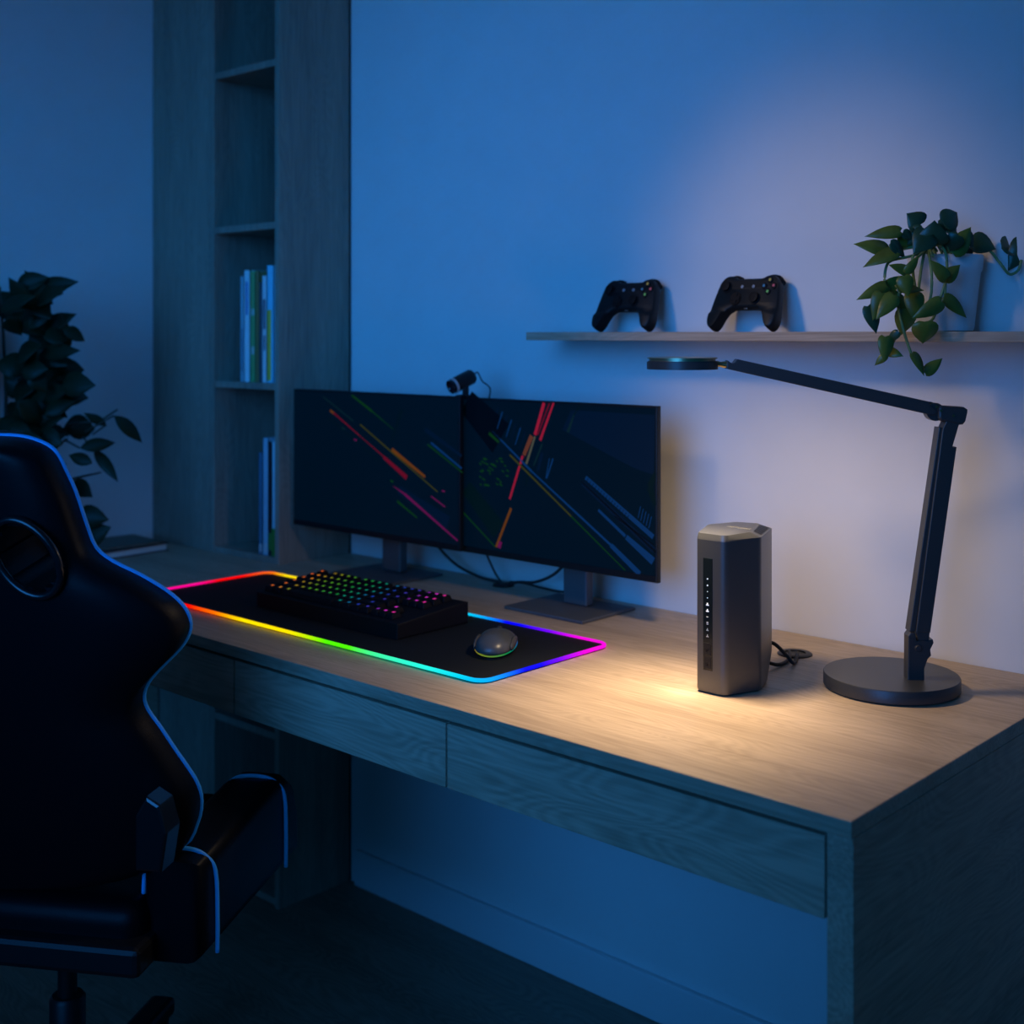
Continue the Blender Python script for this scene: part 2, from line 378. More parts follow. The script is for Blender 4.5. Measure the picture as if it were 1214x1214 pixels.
# ------------------------------------------------------------------ monitors
def streak(m, mi, Y, p0, p1, w, w1=None, ox=0, oy=0, s=1, k=0):
    """one thin bright bar of the picture on a screen: a flat strip just proud of the panel"""
    y = Y-.0005-.0001*k
    a = on_y(ox+p0[0]/s, oy+p0[1]/s, y); b = on_y(ox+p1[0]/s, oy+p1[1]/s, y)
    d = (b-a); d.normalize(); n = Vector((-d.z, 0, d.x)); w1 = w if w1 is None else w1
    m.mi = mi; m.poly([a+n*w/2, a-n*w/2, b-n*w1/2, b+n*w1/2][::-1])
COLS = [('pic_red', (.55, .01, .06), .34), ('pic_pink', (.55, .02, .30), .32), ('pic_orange', (.60, .18, .01), .30), ('pic_yellow', (.35, .36, .02), .16),
        ('pic_green', (.03, .36, .03), .14), ('pic_blue', (.006, .10, .42), .42), ('pic_cyan', (.04, .25, .32), .09), ('pic_navy', (.0, .045, .17), .2),
        ('pic_dark', (.0, .01, .02), .12), ('pic_pale', (.40, .42, .30), .25), ('pic_hot', (.75, .02, .08), .6), ('pic_brown', (.55, .16, .08), .3), ('pic_teal', (.0, .09, .10), .10)]
PIC = [M['screen']]+[glow(n, c, s*.55, (.004, .005, .008)) for n, c, s in COLS]; PI_ = {c[0][4:]: i+1 for i, c in enumerate(COLS)}
def monitor(name, label, x0, x1, Y, cx, poleY, z0, z1, picture):
    t = thing(name, label, 'monitor', (cx, poleY-.02, DESK+.0003), group='pair of monitors on the desk')
    zb = DESK+.0003
    MB().prism([(x0, z0), (x1, z0), (x1, z1), (x0, z1)], 0, .012, .002, 2, rot=Matrix(((1,0,0,0),(0,0,-1,Y+.012),(0,1,0,0),(0,0,0,1)))).build('bezel', M['bezel'], t)
    MB().box(cx-.17, cx+.17, Y+.0125, Y+.034, z0+.03, z1-.06, .008, 3).build('rear_housing', M['bezel'], t)
    m = MB(); m.poly([(x0+.004, Y-.0003, z0+.012), (x1-.004, Y-.0003, z0+.012), (x1-.004, Y-.0003, z1-.004), (x0+.004, Y-.0003, z1-.004)])
    picture(m, Y)
    m.build('screen', PIC, t)
    MB().box(x0+.002, x1-.002, Y-.0012, Y-.0002, z0+.001, z0+.011, .0003, 1).build('chin', M['bezel'], t)
    MB().box(cx-.028, cx+.028, poleY, poleY+.022, zb+.006, z0+.14, .004, 3).build('stand_column', M['stand'], t)
    MB().box(cx-.092, cx+.092, poleY-.09, poleY+.062, zb, zb+.006, .0015, 2).build('stand_base', M['stand'], t)
    MB().box(cx-.04, cx+.04, Y+.0345, poleY+.0215, z0+.10, z0+.18, .003).build('stand_mount', M['stand'], t)
    return t
def pic_left(m, Y):
    S = dict(ox=330, oy=430, s=5.058)
    L = [('orange', (310,285), (335,305), .005, None), ('red', (330,300), (490,440), .0035, .0025), ('red', (490,440), (640,570), .0015, .003), ('red', (630,565), (770,690), .007, .010),
         ('cyan', (270,205), (450,350), .0028, None), ('green', (440,195), (560,290), .0045, .0055), ('green', (560,290), (690,400), .003, .001),
         ('yellow', (490,370), (690,545), .0030, None), ('orange', (680,520), (880,685), .0080, .0055), ('yellow', (690,545), (955,775), .0026, None),
         ('pink', (690,740), (760,790), .001, .004), ('pink', (760,790), (1075,1068), .0055, .0035), ('green', (712,830), (832,930), .005, .003), ('pink', (915,800), (1000,865), .0026, None),
         ('navy', (720,760), (1020,960), .018, .026), ('green', (895,490), (1105,660), .0035, .0025), ('blue', (915,480), (1100,635), .0050, .0040), ('navy', (880,400), (1100,560), .010, .006),
         ('teal', (300,330), (610,600), .0015, None), ('teal', (740,280), (680,470), .005, .002), ('pink', (452,460), (470,466), .0035, None), ('cyan', (378,390), (400,398), .004, None), ('green', (672,708), (690,714), .004, None), ('pink', (980,768), (998,772), .003, None)]
    for i, (c, a, b, w, w1) in enumerate(L): streak(m, PI_[c], Y, a, b, w, w1, k=(0 if c == 'navy' else 1+i % 4), **S)
def pic_right(m, Y):
    S = dict(ox=540, oy=430, s=4.669)
    m.mi = PI_['navy']; m.poly([on_y(540+a/4.669, 430+b/4.669, Y-.00042) for a, b in ((640,262),(1105,290),(1098,620),(990,585),(720,440),(590,370))][::-1])
    L = [('dark', (60,215), (250,420), .05, .07), ('teal', (60,225), (190,350), .012, .006),
         ('hot', (490,222), (440,400), .0070, None), ('hot', (543,222), (468,430), .0042, .0055), ('red', (520,224), (455,400), .003, .003),
         ('brown', (422,405), (378,512), .0100, .0080), ('pale', (440,408), (392,560), .0040, .0050), ('cyan', (480,450), (432,570), .0040, .003), ('hot', (372,515), (300,755), .0050, .0046),
         ('orange', (308,805), (225,1020), .0055, .0050), ('pink', (250,990), (240,1025), .008, None),
         ('green', (185,390), (240,440), .006, .005), ('blue', (205,380), (420,600), .0030, .0045), ('yellow', (300,510), (640,850), .0036, .0030), ('green', (640,850), (940,1150), .0028, .0020), ('blue', (420,600), (860,1010), .0032, .0045), ('blue', (860,1010), (1020,1170), .0085, .0100),
         ('green', (30,815), (220,1020), .0030, .0024), ('teal', (60,690), (240,930), .03, .04),
         ('blue', (720,635), (1095,965), .0075, .0090), ('navy', (700,665), (1100,1040), .0090, .0110), ('blue', (790,815), (940,960), .0050, .0060), ('blue', (945,965), (1095,1100), .0090, .0140), ('dark', (700,660), (1110,1050), .0030, .0030), ('dark', (880,850), (1100,1010), .002, .002),
         ('cyan', (655,290), (622,385), .0030, .0060), ('teal', (690,235), (655,290), .002, .003),
         ('blue', (520,530), (500,640), .0020, None), ('blue', (540,530), (505,640), .003, None), ('navy', (480,500), (455,600), .008, .006), ('teal', (410,570), (390,680), .004, .003),
         ('teal', (1105,610), (1075,690), .006, .014), ('teal', (1075,690), (1105,790), .014, .006)]
    for i in range(7): L.append(('blue' if i % 2 else 'navy', (235+i*25, 250+i*22), (205+i*25, 345+i*22), .0030, .0018))
    for i in range(5): L.append(('blue', (1025+i*15, 795+i*14), (1010+i*15, 860+i*14), .0016, None))
    for i in range(16): L.append(('dark', (735+i*15, 640+i*13.5), (726+i*15, 660+i*13.5), .0012, None))
    rg = random.Random(5)
    for i in range(34):
        a, b = rg.uniform(130, 285), rg.uniform(520, 680)
        if (a-130)*.55+b-520 > 215 or b-520 < (a-250)*1.5-40: continue
        L.append(('green', (a, b), (a+rg.uniform(8, 20), b+rg.uniform(4, 12)), .0028, None))
    for i, (c, a, b, w, w1) in enumerate(L): streak(m, PI_[c], Y, a, b, w, w1, k=(0 if c in ('teal', 'navy') else 5 if (c == 'dark' and i > 2) else 1+i % 4), **S)
ZM0, ZM1 = DESK+.086, DESK+.381
monitor('monitor', 'left black monitor showing thin coloured diagonal streaks, beside the bookcase', -2.198, -1.688, 1.695, -1.95, 1.755, ZM0, ZM1, pic_left)
monitor('monitor', 'right black monitor showing a wide red bar and blue blocks', -1.742, -1.243, 1.716, -1.463, 1.765, ZM0-.004, ZM1-.002, pic_right)

# webcam on top of the right monitor's left end
wc = on_y(549, 460, 1.722); ZT = ZM1-.002
cam_t = thing('webcam', 'small black cylindrical webcam with a pale ring clipped on the monitors', 'webcam', (wc.x+.01, 1.722, ZT+.0005))
ax = (at(533, 465, 2.4)-at(560, 451, 2.43)); ax.normalize(); q = Vector((0, 0, 1)).rotation_difference(ax).to_matrix().to_4x4()
cc = Vector((wc.x-.002, 1.722, ZT+.030)); T = Matrix.Translation(cc) @ q
MB().lathe([(0, -.026), (.012, -.026), (.0148, -.022), (.0148, .018), (0, .018)], 28, rot=T).build('body', M['black'], cam_t, smooth=40)
MB().lathe([(.0148, .0182), (.0156, .0186), (.0156, .0222), (.0148, .0226), (0, .0226)], 28, rot=T).build('ring', M['silver'], cam_t, smooth=40, label='pale metal ring')
MB().lathe([(.0136, .0228), (.0140, .029), (.0105, .029), (.009, .0265), (0, .0268)], 28, rot=T).build('lens', M['lens'], cam_t, smooth=40)
m = MB(); m.box(cc.x+.004, cc.x+.012, 1.717, 1.729, ZT+.003, ZT+.022, .002); m.box(cc.x-.008, cc.x+.022, 1.711, 1.7275, ZT+.0005, ZT+.004, .001)
m.build('clip', M['black'], cam_t)
b0 = cc-ax*.026
MB().tube([b0, b0-ax*.012+Vector((0, 0, .002)), b0+Vector((.018, .008, -.010)), b0+Vector((.026, .022, -.026)), Vector((b0.x+.027, 1.757, ZT-.022)), Vector((b0.x+.026, 1.760, ZT-.045))], .0014, 8, smooth_n=8).build('cord', M['rubber'], cam_t)

# monitor cables
def cable(label, pts, r=.003):
    o = MB().tube(pts, r, 10, smooth_n=10).build('cable', M['rubber']); tag(recenter(o), label, 'cable', 'cables behind the monitors'); return o
gtop = GM+Vector((0, 0, .004))
cable('black cable sagging from the left monitor down to the desk grommet', [(-1.90, 1.778, DESK+.16), (-1.885, 1.80, DESK+.09), (-1.83, 1.815, DESK+.035), (-1.765, 1.822, DESK+.012), (-1.712, 1.828, DESK+.006), gtop+Vector((-.004, 0, -.0005))])
cable('thin black cable dropping steeply from behind the screens to the grommet', [(-1.735, 1.80, DESK+.14), (-1.73, 1.805, DESK+.08), (-1.715, 1.818, DESK+.03), gtop+Vector((.003, -.006, .0015))], .0022)
cable('black cable looping from the right monitor column towards the grommet', [(-1.50, 1.80, DESK+.085), (-1.55, 1.81, DESK+.045), (-1.61, 1.823, DESK+.020), (-1.66, 1.832, DESK+.012), gtop+Vector((.010, .003, .001))])
cable('lowest thin black cable behind the right monitor column near the desk top', [(-1.475, 1.80, DESK+.03), (-1.53, 1.812, DESK+.014), (-1.60, 1.838, DESK+.007), (-1.655, 1.845, DESK+.008), gtop+Vector((.008, .011, .003))], .0022)

# ------------------------------------------------------------------ desk mat with light strip
MX0, MX1, MY0, MY1, MR = -2.140, -1.240, 1.290, 1.585, .022
def rrect(x0, x1, y0, y1, r, n=8):
    out = []
    for cx, cy, a0 in ((x0+r, y0+r, PI), (x1-r, y0+r, 1.5*PI), (x1-r, y1-r, 0), (x0+r, y1-r, .5*PI)):
        out += [(cx+r*math.cos(a0+.5*PI*i/n), cy+r*math.sin(a0+.5*PI*i/n)) for i in range(n+1)]
    return out
mt = thing('desk_mat', 'wide black desk mat with a glowing rainbow edge', 'desk mat', ((MX0+MX1)/2, (MY0+MY1)/2, DESK+.0003))
zm = DESK+.0003
MB().prism(rrect(MX0, MX1, MY0, MY1, MR), zm, zm+.0035, .0008, 1).build('cloth', M['mat'], mt)
path = rrect(MX0, MX1, MY0, MY1, MR, 10)
dense = []
for i in range(len(path)):
    a = Vector((*path[i], zm+.0042)); b = Vector((*path[(i+1) % len(path)], zm+.0042)); k = max(1, int((b-a).length/.02))
    dense += [a.lerp(b, j/k) for j in range(k)]
LEN = sum((dense[(i+1) % len(dense)]-dense[i]).length for i in range(len(dense)))
def upos(px, py):
    v = FWD+RGT*((px-607)/F_PX); d = (EYE-DESK)/((py-HOR)/F_PX); p = at(px, py, d); best = (9, 0); acc = 0
    for i in range(len(dense)):
        e = (dense[i]-p).length
        if e < best[0]: best = (e, acc)
        acc += (dense[(i+1) % len(dense)]-dense[i]).length
    return best[1]/LEN
RED, ORG, YEL, GRN, MNT, CYN, BLU, PUR, MAG, PNK = (1, .0, .0), (1, .16, .0), (1, .75, .0), (.08, .9, .0), (.05, .9, .35), (.0, .65, .9), (.0, .0, 1), (.18, .0, 1), (.9, .0, .7), (1, .0, .3)
st = [((217,715), RED), ((236,721), RED), ((262,729), ORG), ((290,737), YEL), ((340,750), YEL), ((392,763), GRN), ((425,772), GRN), ((450,779), MNT), ((500,793), (.02, .95, .75)), ((545,804), CYN),
      ((588,807), (.0, .35, 1)), ((618,799), BLU), ((640,792), BLU), ((665,785), PUR), ((690,777), MAG), ((712,767), MAG), ((690,757), MAG), ((664,750), PUR), ((636,743), BLU), ((612,737), BLU), ((585,733), (.0, .45, 1)), ((560,727), CYN),
      ((500,715), MNT), ((440,704), GRN), ((385,693), YEL), ((345,686), YEL), ((325,682), ORG), ((308,682), (1, .1, .01)), ((285,686), RED), ((255,691), RED), ((235,695), PNK), ((205,700), MAG)]
stops = sorted([(upos(*p), c) for p, c in st]); u0 = stops[0][1]
stops = [(0.0, stops[0][1])]+stops+[(1.0, MAG)]
stops = stops[:32]
MB().tube(dense, .0030, 10, closed=True, uv=True).build('light_strip', ramp_glow('rainbow_strip', stops, 1.1), mt, label='glowing rainbow light strip along the edge')

# ------------------------------------------------------------------ keyboard
KX0, KX1, KY0, KY1 = -1.892, -1.512, 1.375, 1.540
kz = zm+.0038
kb = thing('keyboard', 'black mechanical keyboard with rainbow backlit keys on the desk mat', 'keyboard', ((KX0+KX1)/2, (KY0+KY1)/2, kz))
prof = [(KY0, kz), (KY1, kz), (KY1, kz+.036), (KY1-.010, kz+.038), (KY0+.009, kz+.0265), (KY0, kz+.0255)]
rx = Matrix(((0,0,1,0),(1,0,0,0),(0,1,0,0),(0,0,0,1)))
MB().prism([(y, z) for y, z in prof], KX0, KX1, .0025, 2, rot=rx).build('case', M['case'], kb)
def keycol(f):
    S = [(0, (1, .06, .01)), (.08, (1, .25, .02)), (.16, (1, .75, .02)), (.26, (.25, .9, .02)), (.42, (.03, .8, .12)), (.55, (.0, .6, .5)), (.64, (.02, .12, 1)), (.74, (.06, .08, 1)), (.82, (.6, .04, .9)), (.90, (1, .03, .45)), (1, (1, .02, .08))]
    for (a, c), (b, d) in zip(S, S[1:]):
        if f <= b: t = (f-a)/(b-a); return tuple(c[i]+(d[i]-c[i])*t for i in range(3))
    return S[-1][1]
U = (KX1-KX0-.030)/18.25; slope = math.atan2(.0115, KY1-KY0-.019)
rows = [[1, -1, 1, 1, 1, 1, -.5, 1, 1, 1, 1, -.5, 1, 1, 1, 1, -.25, 1, 1, 1], [1]*13+[2, -.25, 1, 1, 1], [1.5]+[1]*12+[1.5, -.25, 1, 1, 1],
        [1.75]+[1]*11+[2.25], [2.25]+[1]*10+[2.75, -1.25, 1], [1.25, 1.25, 1.25, 6.25, 1.25, 1.25, 1.25, 1.25, -.25, 1, 1, 1]]
RU = (KY1-KY0-.024)/6.05
Ks = Matrix.Rotation(slope, 4, 'X')
for r, row in enumerate(rows):
    x = KX0+.006; y = KY1-.013-RU*(r+.5)-(.05*RU if r else 0); z = kz+.0275+(y-KY0-.009)*math.tan(slope)
    for w in row:
        if w < 0: x += -w*U; continue
        cx = x+w*U/2; f = (cx-KX0)/(KX1-KX0); c = keycol(f); hx = w*U/2-.0012; hy = RU/2-.0012
        m = MB(); T = Matrix.Translation((cx, y, z)) @ Ks
        b = bmesh.new(); bmesh.ops.create_cube(b, size=1)
        for v in b.verts:
            k = 1 if v.co.z < 0 else .76
            v.co = Vector((v.co.x*2*(hx-(0 if k == 1 else .0022)), v.co.y*2*hy*k, (v.co.z+.5)*.0085))
        bmesh.ops.bevel(b, geom=b.edges[:], offset=.0007, segments=1, affect='EDGES'); m._add(b, T)
        m.mi = 1; lw = min(hx*.42, .0025) if w < 3 else .0
        if lw: m.box(-lw, lw, -.0018, .0030, .0084, .0087, rot=T)
        m.mi = 2; m.box(-hx*1.02, hx*1.02, -hy*1.02, hy*1.02, -.0012, .0006, rot=T)
        s = rnd.uniform(.5, 1.1); nm = 'legend_%d' % int(f*24)
        bright = .75 if (f < .12 or f > .84) else .36
        m.build('key', [M['case'], glow(nm, c, bright), M['case']], kb)
        x += w*U

# ------------------------------------------------------------------ mouse
mp = Vector((-1.350, 1.436, zm+.0037)); mrot = math.radians(35)
mo = thing('computer_mouse', 'dark grey computer mouse with a thin coloured light line on the desk mat', 'mouse', mp, mrot)
def mouse_body(z0=0.0, scale=1.0, cut=None):
    b = bmesh.new(); bmesh.ops.create_uvsphere(b, u_segments=36, v_segments=22, radius=1)
    for v in b.verts:
        x, y, z = v.co; ny = y
        wx = .031*(1+.10*ny*ny-.10*(1 if abs(ny) < .4 else 0)*(1-abs(ny)/.4))
        hz = .0225*(1-.22*ny) if z > 0 else .010
        sx = math.copysign(abs(x)**.85, x); sy = math.copysign(abs(y)**.9, y)
        v.co = Vector((sx*wx*scale, sy*.060*scale, .010+z*hz*scale))
        if v.co.z < .001: v.co.z = .0005
    return b
m = MB(); m._add(mouse_body()); m.build('body', M['mouse'], mo, world=False, smooth=80)
m = MB(); m.tube([(.0318*math.cos(a)*1.02, .0605*math.sin(a)*1.0, .0095+.004*math.sin(a)) for a in [i*2*PI/40 for i in range(40)]], .0011, 6, closed=True, uv=True)
m.build('light_line', ramp_glow('mouse_line', [(0, (.0, .3, .9)), (.3, (.2, .1, .9)), (.55, (.8, .3, .05)), (.7, (.5, .7, .05)), (.85, (.0, .8, .2)), (1, (.0, .3, .9))], .32), mo, world=False, label='thin coloured light line')
m = MB(); m.lathe([(0, -.004), (.009, -.004), (.0105, -.002), (.0105, .002), (.009, .004), (0, .004)], 20, rot=Matrix.Translation((0, .040, .0185)) @ Matrix.Rotation(PI/2, 4, 'Y')); m.build('wheel', M['rubber'], mo, world=False, smooth=40)
for sx in (-1, 1):
    m = MB(); m.ball((sx*.0285, -.004, .0135), .0042, .034, .0090); m.build('side_grip', M['grip'], mo, world=False, smooth=80)
m = MB(); m.lathe([(.031, -.0), (.031, .0018), (0, .0018)], 36, rot=Matrix.Diagonal((1, 1.9, 1, 1))); m.build('base', M['black'], mo, world=False)

# ------------------------------------------------------------------ router
RZ = DESK+.0003
rt = thing('wireless_router', 'upright dark grey six-sided wireless router with a strip of white icons', 'router', (-.982, 1.542, RZ))
hexa = [(-.997, 1.470), (-.951, 1.470), (-.930, 1.530), (-.9635, 1.6165), (-1.008, 1.609), (-1.029, 1.545)]
cen = Vector((-.98, 1.54))
def inset(p, k): return [tuple(cen+(Vector(q)-cen)*k) for q in p]
RH = .2195
def hex_body(m, levels, vb=.006):
    """stack of hexagon outlines with rounded corners"""
    b = bmesh.new(); rings = []
    for z, poly in levels:
        pts = []; n = len(poly)
        for i in range(n):
            p = Vector(poly[i]); a = (Vector(poly[i-1])-p).normalized(); c = (Vector(poly[(i+1) % n])-p).normalized()
            r = vb*(1.5 if i == 1 else 1)
            A, B = p+a*r, p+c*r
            for k in range(6): t = k/5; pts.append((1-t)**2*A+2*t*(1-t)*p+t*t*B)
        rings.append([b.verts.new((q.x, q.y, z)) for q in pts])
    for a, c in zip(rings, rings[1:]):
        for i in range(len(a)): b.faces.new((a[i], a[(i+1) % len(a)], c[(i+1) % len(a)], c[i]))
    b.faces.new(rings[0][::-1]); b.faces.new(rings[-1]); bmesh.ops.recalc_face_normals(b, faces=b.faces)
    m._add(b); return m
def low(poly):      # the far end is tapered towards the foot
    q = [Vector(p) for p in poly]; q[3] = q[2].lerp(q[3], .62); q[4] = q[5].lerp(q[4], .62); return [tuple(v) for v in q]
m = MB(); hex_body(m, [(RZ+.0025, inset(low(hexa), .985)), (RZ+.006, low(hexa)), (RZ+.036, hexa), (RZ+RH-.006, hexa)])
m.build('body', M['router'], rt, smooth=35)
m = MB(); hex_body(m, [(RZ, inset(low(hexa), .90)), (RZ+.0026, inset(low(hexa), .93))]); m.build('foot', M['rubber'], rt)
topl = [Vector(p) for p in inset(hexa, .965)]; topl[2] += Vector((-.0125, -.003)); topl[3] += Vector((-.0135, -.010)); topl[4] = topl[5].lerp(topl[4], .80); topl = [tuple(v) for v in topl]
m = MB(); hex_body(m, [(RZ+RH-.0061, hexa), (RZ+RH-.0040, inset(hexa, .994)), (RZ+RH+.0025, topl)])
m.build('top_cap', M['router'], rt, smooth=25)
m = MB()
e0, e1 = Vector(topl[2]), Vector(topl[3]); o0, o1 = Vector(inset(hexa, .994)[2]), Vector(inset(hexa, .994)[3])
for i in range(7):
    t = .16+i*.11; a = e0.lerp(e1, t); b = o0.lerp(o1, t+.05); a2 = a.lerp(b, .12); b2 = a.lerp(b, .86); n = (o1-o0).normalized()*.0029
    za, zb_ = RZ+RH+.0025-.0065*.12+.0005, RZ+RH+.0025-.0065*.86+.0005
    m.poly([Vector((*(a2-n), za)), Vector((*(b2-n), zb_)), Vector((*(b2+n), zb_)), Vector((*(a2+n), za))])
m.build('vent_slots', M['black'], rt)
m = MB(); m.box(-.9860, -.9705, 1.4694, 1.4706, DESK+.033, DESK+.189, .0004, 1); ipan = m.build('indicator_panel', M['rpanel'], rt, label='glossy black indicator strip')
icx = -.9783
def icon(py, kind):
    z = EYE-(py-HOR)/F_PX*1.7335; y0, y1 = 1.4688, 1.4694; m = MB(); x = icx
    if kind == 'dot': m.lathe([(.0011, 0), (.0011, .0005), (0, .0005)], 12, rot=Matrix.Translation((x, y1, z)) @ Matrix.Rotation(PI/2, 4, 'X'))
    elif kind == 'tiny': m.lathe([(.0006, 0), (.0006, .0005), (0, .0005)], 10, rot=Matrix.Translation((x, y1, z)) @ Matrix.Rotation(PI/2, 4, 'X'))
    elif kind == 'house': m.box(x-.0022, x+.0022, y0, y1, z-.0016, z-.0002); m.box(x-.0009, x+.0009, y0, y1, z-.0001, z+.0022)
    elif kind == 'wave': m.box(x-.0016, x+.0016, y0, y1, z-.0005, z+.0002); m.box(x-.0006, x+.0004, y0, y1, z-.0012, z-.0006)
    elif kind == 'grid':
        for k in range(3): m.box(x-.0014, x+.0014, y0, y1, z-.0018+k*.0014, z-.001+k*.0014)
    elif kind == 'fork': m.box(x-.0004, x+.0004, y0, y1, z-.0005, z+.0018); m.box(x-.0015, x+.0015, y0, y1, z-.0012, z-.0006); m.box(x-.0016, x-.0008, y0, y1, z-.0019, z-.0013); m.box(x+.0008, x+.0016, y0, y1, z-.0019, z-.0013)
    elif kind == 'ring':
        for a in range(8):
            c, s = math.cos(a*PI/4), math.sin(a*PI/4); m.box(x+c*.0016-.0004, x+c*.0016+.0004, y0, y1, z+s*.0016-.0004, z+s*.0016+.0004)
        m.box(x-.0004, x+.0004, y0, y1, z-.0004, z+.0004)
    m.build('icon', M['white_led'] if kind in ('dot', 'house', 'tiny') else M['icon'], ipan)
for py, kd in ((688, 'dot'), (695.8, 'dot'), (703.2, 'tiny'), (710.8, 'tiny'), (718.6, 'house'), (726, 'house'), (733.2, 'wave'), (741, 'grid'), (748.5, 'fork'), (756, 'fork'), (773.5, 'ring'), (790.4, 'ring')): icon(py, kd)
# raised frames round the two lower buttons
for z0, z1 in ((DESK+.0725-.018, DESK+.0725-.0012), (DESK+.0355, DESK+.0525)):
    m = MB(); m.box(-.9842, -.9724, 1.4688, 1.4693, z0, z1, .0002, 1); m.build('button', M['black'], ipan)
# lettering on the top cap
cu = bpy.data.curves.new('lettering', 'FONT'); cu.body = 'NETGEAR'; cu.size = .0125; cu.extrude = .0002; cu.align_x = 'CENTER'; cu.align_y = 'CENTER'
tmp = bpy.data.objects.new('tmp_text', cu); C.objects.link(tmp); bpy.context.view_layer.update()
me = bpy.data.meshes.new_from_object(tmp.evaluated_get(bpy.context.evaluated_depsgraph_get())); bpy.data.objects.remove(tmp)
a = at(854, 623.5, 1.8); b = at(882, 626.8, 1.79); dirn = Vector((.060, -.004, 0))
p0 = Vector((-.995, 1.548, 0)); p1 = Vector((-.956, 1.545, 0)); an = math.atan2((p1-p0).y, (p1-p0).x)
me.transform(Matrix.Translation(((p0.x+p1.x)/2, (p0.y+p1.y)/2, RZ+RH+.0027)) @ Matrix.Rotation(an, 4, 'Z') @ Matrix.Scale(.72, 4, (1, 0, 0)))
me.transform(MW[rt].inverted()); me.materials.clear(); me.materials.append(M['logo'])
lg = bpy.data.objects.new('lettering', me); C.objects.link(lg); lg.parent = rt
def rcable(label, pts, r=.0028):
    o = MB().tube(pts, r, 10, smooth_n=10).build('cable', M['rubber']); tag(recenter(o), label, 'cable', 'cables from the router to its grommet')
gp = GR+Vector((0, 0, .0055))
rcable('black cable arching from the back of the router down to the desk', [(-.985, 1.6195, DESK+.045), (-.975, 1.640, DESK+.040), (-.970, 1.668, DESK+.018), (-.968, 1.684, DESK+.004), (-.978, 1.712, DESK+.0045), (-.992, 1.738, DESK+.005)])
rcable('black cable lying low between the router foot and the grommet', [(-.996, 1.620, DESK+.020), (-.988, 1.636, DESK+.012), (-.980, 1.662, DESK+.0035), (-.984, 1.70, DESK+.004), (-1.004, 1.735, DESK+.0055)])

# ------------------------------------------------------------------ desk lamp
LB = Vector((-.805, 1.672, DESK+.0003)); LD = LB.dot(FWD); LL = LB.dot(RGT)
lm = thing('desk_lamp', 'dark grey jointed desk lamp with a flat round head and disc base', 'lamp', LB, YAW)
PD = 1.752-LD                                 # the arms stand a little nearer than the base centre
def lp(px, py, d=PD):
    D = LD+d; return Vector(((px-607)/F_PX*D-LL, d, EYE-(py-HOR)/F_PX*D-LB.z))
MB().lathe([(.080, 0), (.0915, .001), (.0935, .003), (.0935, .0185), (.0925, .0200), (0, .0202)], 96).build('base', M['lamp'], lm, world=False, smooth=35)
def slab(px_poly, dn, df, bev=.001):
    """solid plate with the given outline, from depth dn to depth df of the lamp"""
    pts = [lp(*p) for p in px_poly]; m = MB()
    m.prism([(p.x, p.z) for p in pts], 0, df-dn, bev, 2, rot=Matrix(((1,0,0,0),(0,0,-1,PD+df),(0,1,0,0),(0,0,0,1)))); return m
brk = slab([(1073.5,807.5),(1074,752),(1077,748),(1082,748),(1084,758),(1097,757),(1103,756),(1104,760),(1100,768),(1101,775),(1097,779),(1093,790),(1093,807.5)], -.011, .009).build('bracket', M['lamp'], lm, world=False)
c = lp(1085, 766); MB().lathe([(0, 0), (.0045, 0), (.0045, .004), (.004, .005), (0, .005)], 20, rot=Matrix.Translation((c.x, PD-.010, c.z)) @ Matrix.Rotation(PI/2, 4, 'X')).build('knob', M['lamp'], brk, world=False, smooth=40)
m = slab([(1082.5,747),(1099.5,747.5),(1130.5,529),(1125.5,529),(1134,500),(1119,497),(1114,508)], -.013, .009)
larm = m.build('lower_arm', M['lamp'], lm, world=False)
slab([(1075.8,747),(1082.3,747),(1116.8,506.5),(1110.5,506)], -.010, .011).build('arm_rail', M['lamp'], larm, world=False)
slab([(1088,760),(1099,757),(1100,747.6),(1083,747.2)], -.009, .007).build('arm_foot', M['lamp'], larm, world=False)
elb = slab([(1109,482.5),(1112,480.5),(1139,482),(1143.5,485),(1143.5,488),(1141,499),(1138,502.5),(1133,503),(1112,498.5),(1109,495)], -.014, .012, .003).build('elbow', M['lamp'], lm, world=False)
c = lp(1107, 488); m = MB(); m.lathe([(0, -.008), (.0125, -.008), (.0125, .008), (0, .008)], 28, rot=Matrix.Translation((c.x, PD, c.z)) @ Matrix.Rotation(PI/2, 4, 'X')); m.build('elbow_pivot', M['lamp'], lm, world=False, smooth=40)
m = MB()
for px, py in ((1111.5, 486), (1106, 481.6), (1126, 492)):
    c = lp(px, py); m.lathe([(0, 0), (.0017, 0), (.0017, .0022), (0, .0022)], 14, rot=Matrix.Translation((c.x, PD-.0135, c.z)) @ Matrix.Rotation(PI/2, 4, 'X'))
m.build('screw', M['brass'], elb, world=False)
HD = -.03                                       # the head swings slightly towards the room
slab([(861,427),(866,430.5),(869.5,429.5),(872.5,425.5),(1097.8,475.5),(1099,480),(1108,487),(1105,491.5),(1101,491.5),(860,437)], -.012, .010).build('upper_arm', M['lamp'], lm, world=False)
MB().tube([lp(1097,477.2), lp(1104,477.3), lp(1109,479.8), lp(1113,481.5)], .0011, 8, smooth_n=6).build('wire', M['rubber'], lm, world=False)
hc = lp(808.8, 431); HR = .0492
Th = Matrix.Translation((hc.x, PD, hc.z))
hd = MB().lathe([(0, -.0045), (.0445, -.0045), (.0455, -.0078), (HR, -.0078), (HR, .0025), (HR-.0015, .0028), (HR-.0015, .0036), (0, .0036)], 72, rot=Th).build('head', M['lamp'], lm, world=False, smooth=35)
